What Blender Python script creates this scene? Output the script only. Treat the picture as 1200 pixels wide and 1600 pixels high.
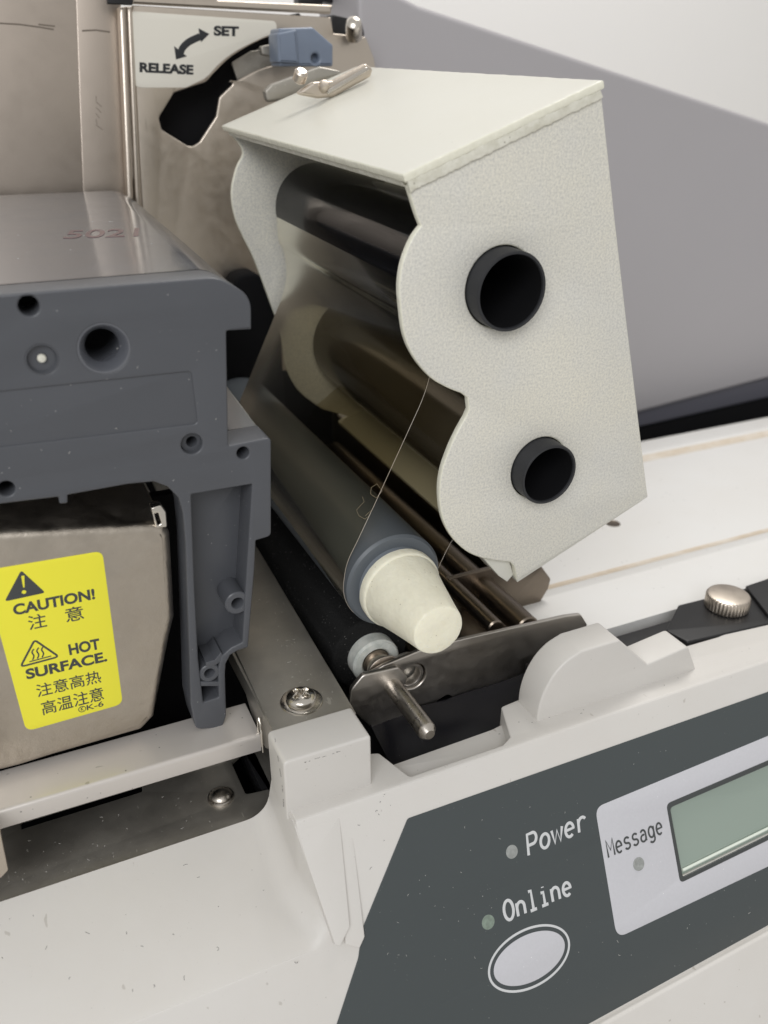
import bpy, bmesh, math, random
from mathutils import Vector, Matrix
random.seed(7)
D = bpy.data; C = bpy.context
for o in list(D.objects): D.objects.remove(o)
col = C.scene.collection
CM = 0.01
# ---------------------------------------------------------------- camera
F = 1353.0
def _n(v): return Vector(v).normalized()
XH = _n((3200,-650,1353)); YH = _n((-710,-680,1353)); ZD = XH.cross(YH) * -1   # world axes in (right, down, forward)
YH = (XH.cross(ZD)).normalized()
right = Vector((XH.x, YH.x, -ZD.x)); down = Vector((XH.y, YH.y, -ZD.y)); fwd = Vector((XH.z, YH.z, -ZD.z))
cam = D.cameras.new('camera'); co = D.objects.new('camera', cam); col.objects.link(co)
m = Matrix((( right.x,-down.x,-fwd.x,0),(right.y,-down.y,-fwd.y,0),(right.z,-down.z,-fwd.z,0),(0,0,0,1)))
CAMZ = 0.30                                                # camera height above the table, metres
co.matrix_world = Matrix.Translation((0,0,CAMZ)) @ m
cam.sensor_fit = 'VERTICAL'; cam.sensor_height = 32; cam.lens = F/1600*32
cam.clip_start = 0.01; cam.clip_end = 50
cam.dof.use_dof = True; cam.dof.focus_distance = 0.262; cam.dof.aperture_fstop = 12.5
C.scene.camera = co
# ---------------------------------------------------------------- light
w = D.worlds.new('World'); C.scene.world = w; w.use_nodes = True
bg = w.node_tree.nodes['Background']; bg.inputs[0].default_value = (1.0,0.985,0.96,1); bg.inputs[1].default_value = 0.52
def area(name, loc, target, size, energy, color=(1,1,1), sy=None):
    l = D.lights.new(name, 'AREA'); l.shape = 'RECTANGLE'; l.size = size; l.size_y = sy or size
    l.energy = energy; l.color = color
    o = D.objects.new(name, l); col.objects.link(o); o.location = loc
    o.rotation_euler = (Vector(target)-Vector(loc)).to_track_quat('-Z','Y').to_euler()
area('ceiling_lamp', (0.55,0.55,1.25), (0.1,0.2,0.15), 0.45, 6.5, (1.0,0.97,0.93), 0.35)
area('front_fill', (-0.55,-0.75,0.95), (0.12,0.25,0.15), 0.8, 9.5, (0.97,0.98,1.0), 0.6)  # added fill from the front left, brightens the faces towards the camera
C.scene.view_settings.view_transform = 'Standard'; C.scene.view_settings.look = 'None'
C.scene.view_settings.exposure = 0.05; C.scene.view_settings.gamma = 1.0
# ---------------------------------------------------------------- materials
def mat(name, color, rough=0.5, metal=0.0, bump=None, spots=None, mottle=None, rvar=None, sss=0, spec=0.5, coat=0, transl=0, trans=0, ior=1.45, scuff=None, aniso=None):
    M = D.materials.new(name); M.use_nodes = True; nt = M.node_tree; N = nt.nodes; L = nt.links
    b = N['Principled BSDF']; b.inputs['Base Color'].default_value = (*color,1)
    b.inputs['Roughness'].default_value = rough; b.inputs['Metallic'].default_value = metal
    b.inputs['Specular IOR Level'].default_value = spec; b.inputs['IOR'].default_value = ior
    b.inputs['Coat Weight'].default_value = coat; b.inputs['Coat Roughness'].default_value = 0.12
    b.inputs['Transmission Weight'].default_value = trans
    if sss:
        b.inputs['Subsurface Weight'].default_value = sss; b.inputs['Subsurface Radius'].default_value = (1,0.9,0.7)
        b.inputs['Subsurface Scale'].default_value = 0.002
    g = N.new('ShaderNodeNewGeometry')
    def noise(scale, detail=2, rough_=0.5, stretch=None):
        n = N.new('ShaderNodeTexNoise'); n.inputs['Scale'].default_value = scale
        n.inputs['Detail'].default_value = detail; n.inputs['Roughness'].default_value = rough_
        if stretch:
            mp = N.new('ShaderNodeMapping'); mp.inputs['Scale'].default_value = stretch
            L.new(g.outputs['Position'], mp.inputs[0]); L.new(mp.outputs[0], n.inputs['Vector'])
        else: L.new(g.outputs['Position'], n.inputs['Vector'])
        return n
    def ramp(src, a, c, va=0, vb=1):
        r = N.new('ShaderNodeMapRange'); r.inputs['From Min'].default_value = a; r.inputs['From Max'].default_value = c
        r.inputs['To Min'].default_value = va; r.inputs['To Max'].default_value = vb
        L.new(src, r.inputs['Value']); return r.outputs[0]
    cs = None
    def mixc(fac, c2):
        nonlocal cs
        mx = N.new('ShaderNodeMix'); mx.data_type = 'RGBA'
        if cs: L.new(cs, mx.inputs['A'])
        else: mx.inputs['A'].default_value = (*color,1)
        mx.inputs['B'].default_value = (*c2,1); L.new(fac, mx.inputs['Factor']); cs = mx.outputs['Result']
    if mottle:
        for (sc, amt, c2) in mottle:
            mixc(ramp(noise(sc,4,0.6).outputs['Fac'], 0.38, 0.68, 0, amt), c2)
    if scuff:                                             # fine hairs and scratches: stretched noise
        sc, st, thr, c2 = scuff
        mixc(ramp(noise(sc,1,0.5,st).outputs['Fac'], thr, thr+0.03, 0, 0.55), c2)
    if spots:
        for (sc, thr, c2, amt) in spots:
            v = N.new('ShaderNodeTexVoronoi'); v.inputs['Scale'].default_value = sc
            L.new(g.outputs['Position'], v.inputs['Vector'])
            gate = ramp(noise(sc*0.37,1).outputs['Fac'], 0.56, 0.6)
            mul = N.new('ShaderNodeMath'); mul.operation = 'MULTIPLY'
            L.new(ramp(v.outputs['Distance'], thr, thr*0.6, 0, amt), mul.inputs[0]); L.new(gate, mul.inputs[1])
            mixc(mul.outputs[0], c2)
    if cs: L.new(cs, b.inputs['Base Color'])
    if rvar:
        L.new(ramp(noise(rvar[0],4,0.6).outputs['Fac'], 0.35, 0.65, rvar[1], rvar[2]), b.inputs['Roughness'])
    if bump:
        prev = None
        for (sc, dist, det) in bump:
            bp = N.new('ShaderNodeBump'); bp.inputs['Distance'].default_value = dist; bp.inputs['Strength'].default_value = 1.0
            L.new(noise(sc,det,0.6,aniso).outputs['Fac'], bp.inputs['Height'])
            if prev: L.new(prev, bp.inputs['Normal'])
            prev = bp.outputs[0]
        L.new(prev, b.inputs['Normal'])
    if transl:
        t = N.new('ShaderNodeBsdfTranslucent')
        if cs: L.new(cs, t.inputs[0])
        else: t.inputs[0].default_value = (*color,1)
        mx = N.new('ShaderNodeMixShader'); mx.inputs[0].default_value = transl
        L.new(b.outputs[0], mx.inputs[1]); L.new(t.outputs[0], mx.inputs[2])
        L.new(mx.outputs[0], N['Material Output'].inputs['Surface'])
    return M
DUST = (0.16,0.15,0.13)
M = {}
M['white'] = mat('cream_white_plastic', (0.64,0.62,0.59), 0.42, bump=[(2200,0.00002,2)], mottle=[(25,0.16,(0.57,0.535,0.48)),(90,0.05,(0.5,0.46,0.4))],
                 spots=[(300,0.07,DUST,0.35),(800,0.10,DUST,0.25)], scuff=(500,(1,0.35,1),0.76,(0.4,0.37,0.33)), rvar=(60,0.36,0.5))
M['white_in'] = mat('white_inner_plastic', (0.76,0.755,0.74), 0.4, mottle=[(18,0.14,(0.66,0.61,0.53))], spots=[(300,0.12,DUST,0.5)])
M['stain'] = mat('beige_grime', (0.63,0.54,0.43), 0.6, mottle=[(60,0.7,(0.78,0.74,0.68))])
M['gray'] = mat('slate_grey_plastic', (0.080,0.084,0.094), 0.34, bump=[(1600,0.000012,2)], mottle=[(40,0.15,(0.11,0.115,0.13))],
                spots=[(500,0.10,(0.35,0.35,0.35),0.7)], rvar=(50,0.3,0.42))
M['graytop'] = mat('polished_grey_plastic', (0.10,0.105,0.12), 0.15, coat=0.6, spots=[(450,0.11,(0.4,0.4,0.4),0.7)], rvar=(60,0.14,0.24), spec=0.9)
M['nickel'] = mat('nickel_plated_steel', (0.60,0.535,0.46), 0.36, 1.0, bump=[(1800,0.000012,3)], mottle=[(14,0.2,(0.54,0.48,0.415)),(400,0.12,(0.66,0.6,0.53))], rvar=(200,0.34,0.42), scuff=(260,(1,1,0.2),0.72,(0.42,0.37,0.31)))
M['nickel_warm'] = mat('warm_satin_steel', (0.47,0.41,0.355), 0.42, 1.0, bump=[(1800,0.000012,3)], mottle=[(14,0.2,(0.42,0.365,0.315))], rvar=(120,0.38,0.48))
M['nickel_dark'] = mat('dull_zinc_steel', (0.42,0.40,0.36), 0.42, 0.8, bump=[(1500,0.00002,3)], mottle=[(50,0.4,(0.26,0.24,0.21))], spots=[(600,0.12,(0.62,0.6,0.55),0.8),(260,0.06,(0.6,0.58,0.55),0.8)], scuff=(700,(1,0.25,1),0.74,(0.7,0.68,0.62)), rvar=(120,0.34,0.5))
M['shield'] = mat('brushed_warm_steel', (0.50,0.45,0.385), 0.4, 1.0, bump=[(2600,0.00004,3),(260,0.00022,3)], mottle=[(70,0.35,(0.42,0.37,0.31)),(300,0.2,(0.6,0.55,0.48))], rvar=(150,0.28,0.46))
M['arm'] = mat('satin_steel', (0.66,0.625,0.58), 0.42, 1.0, bump=[(1800,0.000015,3)], mottle=[(60,0.15,(0.58,0.54,0.49))], rvar=(300,0.32,0.4))
M['steel'] = mat('bright_steel', (0.68,0.64,0.58), 0.2, 1.0, mottle=[(300,0.3,(0.5,0.46,0.4))], rvar=(300,0.14,0.3))
M['pin'] = mat('turned_steel', (0.56,0.52,0.47), 0.3, 1.0, bump=[(1500,0.00002,2)], aniso=(1,4,1), rvar=(400,0.24,0.4))
M['brown_steel'] = mat('bronzed_steel', (0.25,0.21,0.17), 0.32, 1.0, mottle=[(60,0.3,(0.17,0.145,0.12))])
M['alu'] = mat('pale_painted_bar', (0.66,0.62,0.58), 0.33, 0.35, spots=[(420,0.14,DUST,0.7)], scuff=(500,(0.4,1,1),0.75,(0.3,0.27,0.24)), rvar=(90,0.28,0.4))
M['black'] = mat('black_plastic', (0.012,0.012,0.013), 0.38, spots=[(500,0.07,(0.3,0.3,0.3),0.5)])
M['matte_black'] = mat('matte_black', (0.006,0.006,0.007), 0.8, spec=0.2)
M['tube'] = mat('black_tube_plastic', (0.022,0.023,0.026), 0.42, bump=[(1400,0.00002,2)], rvar=(200,0.36,0.5))
M['sheath'] = mat('satin_black_sheet', (0.005,0.005,0.008), 0.3, spots=[(400,0.05,(0.3,0.3,0.3),0.5)])
M['foam'] = mat('black_foam_rubber', (0.018,0.018,0.018), 0.95, bump=[(1200,0.0008,4)], spots=[(900,0.22,(0.16,0.155,0.15),0.8),(500,0.12,(0.28,0.27,0.26),0.8)], spec=0.15)
M['roller'] = mat('blue_grey_rubber', (0.12,0.135,0.15), 0.42, mottle=[(40,0.2,(0.085,0.095,0.105))], spots=[(300,0.07,(0.5,0.5,0.48),0.7)])
M['sleeve'] = mat('pale_blue_nylon', (0.22,0.245,0.275), 0.35)
M['cap'] = mat('cream_rubber', (0.90,0.87,0.71), 0.6, bump=[(900,0.00012,4),(250,0.00022,3)], mottle=[(160,0.22,(0.70,0.65,0.50)),(500,0.12,(0.6,0.56,0.44))], spots=[(700,0.14,(0.3,0.27,0.2),0.75)], sss=0.25)
M['bushing'] = mat('greenish_nylon', (0.72,0.73,0.68), 0.4, mottle=[(250,0.55,(0.32,0.36,0.34))], sss=0.2)
M['frost'] = mat('frosted_polycarbonate', (0.85,0.825,0.735), 0.5, bump=[(2000,0.00018,1)], mottle=[(22,0.65,(0.75,0.75,0.73)),(35,0.3,(0.86,0.81,0.65)),(1500,0.6,(0.50,0.50,0.48))], rvar=(900,0.35,0.6), transl=0.12, spots=[(500,0.07,(0.25,0.24,0.2),0.5)])
M['frost_smooth'] = mat('milky_polycarbonate', (0.78,0.77,0.70), 0.3, bump=[(150,0.00006,2)], mottle=[(40,0.14,(0.72,0.70,0.59))], transl=0.2, spots=[(400,0.06,(0.2,0.19,0.16),0.8)])
M['frost_edge'] = mat('sawn_polycarbonate', (0.80,0.785,0.69), 0.35, bump=[(700,0.0003,3)], mottle=[(350,0.75,(0.60,0.58,0.47))], transl=0.1, spots=[(500,0.16,(0.35,0.33,0.27),0.7)])
M['frost_rim_glow'] = mat('cut_edge_glow', (0.90,0.885,0.76), 0.25, bump=[(500,0.00025,3)], mottle=[(600,0.35,(0.76,0.74,0.60))], transl=0.15)  # lighter cream paints the edge glow of the milky plastic
M['rollblack'] = mat('black_glossy_film', (0.004,0.004,0.005), 0.09, spec=0.25, spots=[(500,0.05,(0.3,0.3,0.3),0.5)], rvar=(30,0.08,0.2))
M['rollbrown'] = mat('brown_film_roll', (0.045,0.036,0.022), 0.18, mottle=[(12,0.5,(0.07,0.058,0.036))])
M['yellow'] = mat('yellow_label', (0.86,0.80,0.05), 0.38, mottle=[(60,0.08,(0.80,0.74,0.06))])
M['ink'] = mat('black_ink', (0.02,0.022,0.025), 0.5)
M['inkd'] = mat('charcoal_ink', (0.055,0.06,0.06), 0.5)
M['red'] = mat('faded_red_ink', (0.15,0.085,0.085), 0.3, mottle=[(900,0.8,(0.115,0.10,0.11))])
M['label'] = mat('cream_label', (0.74,0.71,0.63), 0.35)
M['blue'] = mat('blue_grey_plastic', (0.17,0.205,0.27), 0.32, mottle=[(80,0.15,(0.22,0.26,0.33))])
M['panel'] = mat('charcoal_control_overlay', (0.060,0.070,0.072), 0.16, spots=[(420,0.07,(0.5,0.5,0.48),0.7),(800,0.07,(0.4,0.4,0.38),0.6)], rvar=(40,0.12,0.2), spec=0.5)
M['silver_print'] = mat('silver_print', (0.54,0.54,0.57), 0.34, mottle=[(1200,0.25,(0.62,0.62,0.66))], spots=[(500,0.1,(0.9,0.9,0.9),0.6)])
M['print'] = mat('light_grey_print', (0.60,0.61,0.62), 0.4)
M['lcd'] = mat('green_lcd_glass', (0.28,0.34,0.295), 0.08, coat=0.6)
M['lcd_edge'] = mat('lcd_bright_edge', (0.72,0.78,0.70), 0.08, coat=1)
M['lens'] = mat('clear_grey_lens', (0.27,0.28,0.27), 0.25, mottle=[(900,0.5,(0.42,0.44,0.43))])
M['lensg'] = mat('green_tinted_lens', (0.18,0.22,0.185), 0.25, mottle=[(900,0.5,(0.30,0.38,0.31))])
M['lid'] = mat('lavender_grey_plastic', (0.40,0.385,0.40), 0.38, mottle=[(6,0.2,(0.36,0.35,0.36))], spots=[(160,0.04,(0.2,0.2,0.2),0.4)])
M['lid_edge'] = mat('dark_blue_grey_plastic', (0.13,0.13,0.155), 0.3)
M['wall'] = mat('white_wall', (0.93,0.92,0.905), 0.8, mottle=[(2,0.1,(0.78,0.76,0.75))])
M['table'] = mat('pale_table_top', (0.55,0.53,0.50), 0.6, mottle=[(8,0.2,(0.5,0.48,0.45))])
def film_mat():
    m_ = D.materials.new('clear_brown_film'); m_.use_nodes = True; N = m_.node_tree.nodes; L = m_.node_tree.links
    N.remove(N['Principled BSDF'])
    t = N.new('ShaderNodeBsdfTransparent'); t.inputs[0].default_value = (0.76,0.72,0.61,1)
    gl = N.new('ShaderNodeBsdfGlossy'); gl.inputs['Roughness'].default_value = 0.22; gl.inputs[0].default_value = (0.9,0.88,0.8,1)
    fr = N.new('ShaderNodeFresnel'); fr.inputs[0].default_value = 1.09
    g = N.new('ShaderNodeNewGeometry'); n = N.new('ShaderNodeTexNoise'); n.inputs['Scale'].default_value = 25; n.inputs['Detail'].default_value = 1
    bp = N.new('ShaderNodeBump'); bp.inputs['Distance'].default_value = 0.00012
    L.new(g.outputs['Position'], n.inputs['Vector']); L.new(n.outputs['Fac'], bp.inputs['Height']); L.new(bp.outputs[0], gl.inputs['Normal'])
    mx = N.new('ShaderNodeMixShader'); L.new(fr.outputs[0], mx.inputs[0]); L.new(t.outputs[0], mx.inputs[1]); L.new(gl.outputs[0], mx.inputs[2])
    L.new(mx.outputs[0], N['Material Output'].inputs['Surface']); return m_
M['film'] = film_mat()
# ---------------------------------------------------------------- frames and helpers (all in centimetres, camera at the origin)
def ray(u, v):
    a, b = u-600, v-800
    return right*a + down*b + fwd*F
class Fr:                                                  # a plane with origin o, axes u, v and outward normal n
    def __init__(s, o, u, v):
        s.o = Vector(o); s.u = Vector(u).normalized(); v = Vector(v)
        s.n = s.u.cross(v).normalized(); s.v = s.n.cross(s.u).normalized()
    def P(s, px, py):
        r = ray(px, py); t = s.o.dot(s.n)/r.dot(s.n); p = r*t - s.o
        return (p.dot(s.u), p.dot(s.v))
    def W(s, a, b, c=0): return s.o + s.u*a + s.v*b + s.n*c
    def up(s, h):
        return Fr(s.o + s.n*h, s.u, s.v)
def FY(y): return Fr((0,y,0),(1,0,0),(0,0,1))              # faces the front (-Y)
def FZ(z): return Fr((0,0,-z),(1,0,0),(0,1,0))             # faces up, z = cm below the camera
def FX(x): return Fr((x,0,0),(0,-1,0),(0,0,1))             # faces left (-X)
def pix(fr, pts): return [fr.P(*p) for p in pts]
def rnd(pts, r, n=5):                                      # round corners; a point may carry its own radius
    out = []; N = len(pts)
    for i in range(N):
        p = Vector(pts[i][:2]); rr = pts[i][2] if len(pts[i]) > 2 else r
        a = Vector(pts[i-1][:2]) - p; c = Vector(pts[(i+1)%N][:2]) - p
        la, lc = a.length, c.length
        if rr <= 0 or la < 1e-6 or lc < 1e-6: out.append(tuple(p)); continue
        ang = a.angle(c)
        if ang > 3.0 or ang < 0.03: out.append(tuple(p)); continue
        d = min(rr/math.tan(ang/2), la*0.45, lc*0.45)
        s, e = p + a.normalized()*d, p + c.normalized()*d
        for k in range(n+1):
            t = k/n; q = s*(1-t)**2 + p*2*t*(1-t) + e*t*t; out.append((q.x, q.y))
    return out
def smooth(pts, n=6, closed=False):                        # Catmull-Rom
    out = []; N = len(pts); P = [Vector(p) for p in pts]
    for i in range(N if closed else N-1):
        p0 = P[i-1] if (i or closed) else P[0]; p1 = P[i]; p2 = P[(i+1)%N]; p3 = P[(i+2)%N] if (closed or i+2 < N) else P[-1]
        for k in range(n):
            t = k/n
            out.append(tuple(0.5*((2*p1)+(p2-p0)*t+(2*p0-5*p1+4*p2-p3)*t*t+(3*p1-p0-3*p2+p3)*t**3)))
    if not closed: out.append(tuple(P[-1]))
    return out
def circ(c, r, n=40, ry=None, rot=0):
    return [(c[0]+r*math.cos(t)*math.cos(rot)-(ry or r)*math.sin(t)*math.sin(rot), c[1]+r*math.cos(t)*math.sin(rot)+(ry or r)*math.sin(t)*math.cos(rot)) for t in [2*math.pi*k/n for k in range(n)]]
def eval_mesh(data):
    o = D.objects.new('tmp', data); col.objects.link(o)
    dg = C.evaluated_depsgraph_get(); dg.update()
    me = D.meshes.new_from_object(o.evaluated_get(dg)); D.objects.remove(o)
    return me
ROOTS = {}
def root(name, label, cat, loc, group=None, kind=None):
    o = D.objects.new(name, None); col.objects.link(o); o.empty_display_size = 0.01
    o.location = Vector(loc)*CM + Vector((0,0,CAMZ)); o['label'] = label; o['category'] = cat
    if group: o['group'] = group
    ROOTS[o.name] = Vector(loc); o['_'] = 0; del o['_']
    WORLD[o.name] = Vector(loc); return o
WORLD = {}
def link(name, me, material, parent=None, label=None, smooth_ang=35, kind=None, cat=None):
    """me in world cm; becomes an object with its origin at its own centre"""
    vs = [v.co.copy() for v in me.vertices]
    lo = Vector([min(v[i] for v in vs) for i in range(3)]); hi = Vector([max(v[i] for v in vs) for i in range(3)])
    c = (lo+hi)/2
    if parent is None: c.z = lo.z
    for v in me.vertices: v.co = (v.co - c)*CM
    for p in me.polygons: p.use_smooth = True
    me.set_sharp_from_angle(angle=math.radians(smooth_ang))
    me.materials.clear(); me.materials.append(M[material] if isinstance(material, str) else material)
    me.name = name
    o = D.objects.new(name, me); col.objects.link(o)
    if parent is None: o.location = c*CM + Vector((0,0,CAMZ))
    else: o.parent = parent; o.location = (c - WORLD[parent.name])*CM
    WORLD[o.name] = c
    if label: o['label'] = label
    if kind: o['kind'] = kind
    if cat: o['category'] = cat
    return o
def slab(name, fr, outline, depth, material, parent=None, holes=(), bevel=0.03, res=2, edge=None, **kw):
    """flat plate: outline on the frame plane (cm), front face on the plane, extruded backwards by depth"""
    cu = D.curves.new('c', 'CURVE'); cu.dimensions = '2D'; cu.fill_mode = 'BOTH'
    bevel = min(bevel, depth*0.45)
    cu.extrude = max(depth/2-bevel, 0); cu.bevel_depth = bevel; cu.bevel_resolution = res; cu.offset = -bevel
    for ol in [outline]+list(holes):
        s = cu.splines.new('POLY'); s.points.add(len(ol)-1)
        for p, q in zip(s.points, ol): p.co = (q[0], q[1], 0, 1)
        s.use_cyclic_u = True
    me = eval_mesh(cu); D.curves.remove(cu)
    for v in me.vertices: v.co = fr.W(v.co.x, v.co.y, v.co.z - depth/2)
    bm = bmesh.new(); bm.from_mesh(me); bmesh.ops.remove_doubles(bm, verts=bm.verts, dist=1e-4); bmesh.ops.recalc_face_normals(bm, faces=bm.faces); bm.to_mesh(me); bm.free()
    o = link(name, me, material, parent, **kw)
    if edge:
        me.materials.append(M[edge])
        for p in me.polygons:
            if abs(p.normal.dot(fr.n)) < .93: p.material_index = 1
    return o
def from_faces(name, verts, faces, material, parent=None, solid=0, fixn=True, **kw):
    me = D.meshes.new('m'); me.from_pydata([tuple(v) for v in verts], [], faces); me.update()
    if fixn:
        bm = bmesh.new(); bm.from_mesh(me); bmesh.ops.remove_doubles(bm, verts=bm.verts, dist=1e-5); bmesh.ops.recalc_face_normals(bm, faces=bm.faces); bm.to_mesh(me); bm.free()
    return link(name, me, material, parent, **kw)
def lathe(name, prof, o, axis, material, parent=None, n=64, jit=0, **kw):
    """prof: list of (radius, distance along axis)"""
    o = Vector(o); ax = Vector(axis).normalized(); t = Vector((0,0,1)) if abs(ax.z) < 0.9 else Vector((1,0,0))
    e1 = ax.cross(t).normalized(); e2 = ax.cross(e1)
    vs, fs = [], []; 
    for (r, h) in prof:
        for k in range(n):
            a = 2*math.pi*k/n; rr = r + (random.uniform(-jit,jit) if r > 0 else 0)
            vs.append(o + ax*h + e1*rr*math.cos(a) + e2*rr*math.sin(a))
    for i in range(len(prof)-1):
        for k in range(n):
            k2 = (k+1)%n; fs.append((i*n+k, i*n+k2, (i+1)*n+k2, (i+1)*n+k))
    return from_faces(name, vs, fs, material, parent, **kw)
def solid_cyl(r, h0, h1, b=0.04): return [(0,h0),(r-b,h0),(r,h0+b),(r,h1-b),(r-b,h1),(0,h1)]
def sweep(name, pts, r, material, parent=None, flat=None, **kw):
    """round wire through 3-D points (cm)"""
    cu = D.curves.new('c','CURVE'); cu.dimensions = '3D'; cu.bevel_depth = r; cu.bevel_resolution = 3; cu.use_fill_caps = True
    for pl in (pts if isinstance(pts[0][0], (tuple, list, Vector)) else [pts]):
        s = cu.splines.new('POLY'); s.points.add(len(pl)-1)
        for p, q in zip(s.points, pl): p.co = (*q, 1)
    me = eval_mesh(cu); D.curves.remove(cu)
    return link(name, me, material, parent, **kw)
def strokes(name, fr, polylines, r, material, parent, h=0.006, **kw):
    """flat printed strokes lying on a frame (2-D cm polylines), a hair's breadth proud"""
    cu = D.curves.new('c','CURVE'); cu.dimensions = '3D'; cu.bevel_depth = r; cu.bevel_resolution = 2; cu.use_fill_caps = True
    for i, pl in enumerate(polylines):
        s = cu.splines.new('POLY'); s.points.add(len(pl)-1)
        for p, q in zip(s.points, pl): p.co = (q[0], q[1], 0, 1)
    me = eval_mesh(cu); D.curves.remove(cu)
    for v in me.vertices: v.co = fr.W(v.co.x, v.co.y, v.co.z/r*h)
    return link(name, me, material, parent, **kw)
def text(name, body, fr, BL, BR, TL, material, parent, bold=0.0, h=0.004, **kw):
    cu = D.curves.new('t','FONT'); cu.body = body; cu.size = 1; cu.extrude = 0.01; cu.offset = bold
    me = eval_mesh(cu); D.curves.remove(cu)
    xs = [v.co.x for v in me.vertices]; ys = [v.co.y for v in me.vertices]
    x0, x1, y0, y1 = min(xs), max(xs), min(ys), max(ys)
    a = Vector(fr.P(*BL)); b = Vector(fr.P(*BR)) - a; c = Vector(fr.P(*TL)) - a
    for v in me.vertices:
        q = a + b*((v.co.x-x0)/(x1-x0)) + c*((v.co.y-y0)/(y1-y0)); v.co = fr.W(q.x, q.y, h if v.co.z > 0 else -h)
    return link(name, me, material, parent, **kw)
def box(name, a, b, material, parent=None, bevel=0.03, **kw):
    """axis-aligned block between two corners (z given as cm below camera)"""
    x0,x1 = sorted((a[0],b[0])); y0,y1 = sorted((a[1],b[1])); z0,z1 = sorted((a[2],b[2]))
    return slab(name, FZ(z0), [(x0,y0),(x1,y0),(x1,y1),(x0,y1)], z1-z0, material, parent, bevel=bevel, **kw)
def prof_x(name, prof, x0, x1, material, parent=None, **kw):
    """closed (y, zdown) profile extruded along x"""
    fr = Fr((x0,0,0),(0,-1,0),(0,0,1))
    return slab(name, fr, [(-y,-z) for y,z in prof], x1-x0, material, parent, **kw)

# ================================================================ SETTING
wall = from_faces('wall', [(-300,95,-90),(500,95,-90),(500,95,200),(-300,95,200),(-300,164,-90),(500,164,-90),(500,164,200),(-300,164,200)],
                  [(0,1,2,3),(7,6,5,4),(0,4,5,1),(1,5,6,2),(2,6,7,3),(3,7,4,0)], 'wall', kind='structure')
table = from_faces('table_top', [(x,y,z) for z in (-34,-31) for x,y in ((-60,-10),(150,-10),(150,130),(-60,130))],
                  [(3,2,1,0),(4,5,6,7),(0,1,5,4),(1,2,6,5),(2,3,7,6),(3,0,4,7)], 'table', kind='structure')

# ================================================================ WHITE HOUSING
SL = Fr((0,16.6,-18),(1,0,0),(0,0.5,0.866))               # sloping front face that carries the control panel
hs = root('printer_housing', 'cream white plastic front housing of the printer with sloping front and raised guide blocks', 'printer housing', (10,16,-30))
def deck_z(y): return 21.0 - 0.364*(y-14.86)
def slant_z(y): return 18 + (16.6-y)*1.732
# deck with its filleted side wall, one swept surface
ys = [14.3,14.6,14.8,14.86,14.95,15.1,15.5,16.0,16.4,16.55,16.62,17.2,17.8,18.1,18.36,18.42,18.5,18.58,18.66,18.72]
verts, faces, ncol = [], [], 0
for y in ys:
    zt = (18.0 + max(0,y-18.36)*2.7) if y > 16.6 else slant_z(y)
    zd = deck_z(y) if y >= 14.86 else slant_z(y)
    xw = 5.62 - 0.24*(y-14.86) if y < 16.5 else 5.23 - 0.03*(y-16.5)
    R = 0.74; xs = [-9,-6,-3,0,2,3.2,3.9]; sec = [(x, zd) for x in xs]
    for k in range(10):
        a = math.pi/2*k/9; sec.append((xw - R + R*math.sin(a), zd - R*(1-math.cos(a))))
    sec += [(xw, zd-R-0.3*(k+1)) for k in range(5)]
    sec = [(x, max(z, zt+0.004)) for x, z in sec]
    sec.append((xw+0.35, sec[-1][1]+0.05)); ncol = len(sec)
    verts += [(x, y, -z) for x, z in sec]
for i in range(len(ys)-1):
    for k in range(ncol-1): faces.append((i*ncol+k, i*ncol+k+1, (i+1)*ncol+k+1, (i+1)*ncol+k))
b0 = len(verts)                                            # turned-down back rim
for k in range(7): verts.append((verts[(len(ys)-1)*ncol+k][0], 18.74, -23))
for k in range(6): faces.append(((len(ys)-1)*ncol+k, (len(ys)-1)*ncol+k+1, b0+k+1, b0+k))
from_faces('deck', verts, faces, 'white', hs, fixn=True, smooth_ang=50)
PN = SL.up(0.02); PR = PN.up(0.006); P2 = PR.up(0.006)
inn = rnd([(*P2.P(1047,1262),.14),(*P2.P(1200,1196),0),(*P2.P(1412,1106),0),(*P2.P(1412,1205),0),(*P2.P(1200,1306),0),(*P2.P(1067,1371),.1)],.1,6)
# sloping front
o_ = [(0,0)]
fr = SL
outl = [fr.P(458,1290), fr.P(1200,1021), (36,0.0), (36,-9), (-9,-9), (-9, SL.P(0,1640)[1])]
ycr = -(16.6-14.86)/0.5
outl = [(5.27,0),(36,0),(36,-9.5),(-9,-9.5),(-9,ycr+0.05),(5.65,ycr+0.05),(5.40,-1.2),(5.28,-.2)]
slab('front_face', SL, outl, 0.5, 'white', hs, holes=[inn], bevel=0.05)
# lower front skirt below the control panel
lowA, lowB = SL.P(920,1603), SL.P(1200,1449)
k_ = (lowB[1]-lowA[1])/(lowB[0]-lowA[0])
slab('front_skirt', SL.up(0.22), [(lowA[0]-4,lowA[1]-4*k_),(lowB[0]+12,lowB[1]+12*k_),(lowB[0]+12,-17),(lowA[0]-4,-17)], 0.6, 'white', hs, bevel=0.12, res=4)
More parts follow.
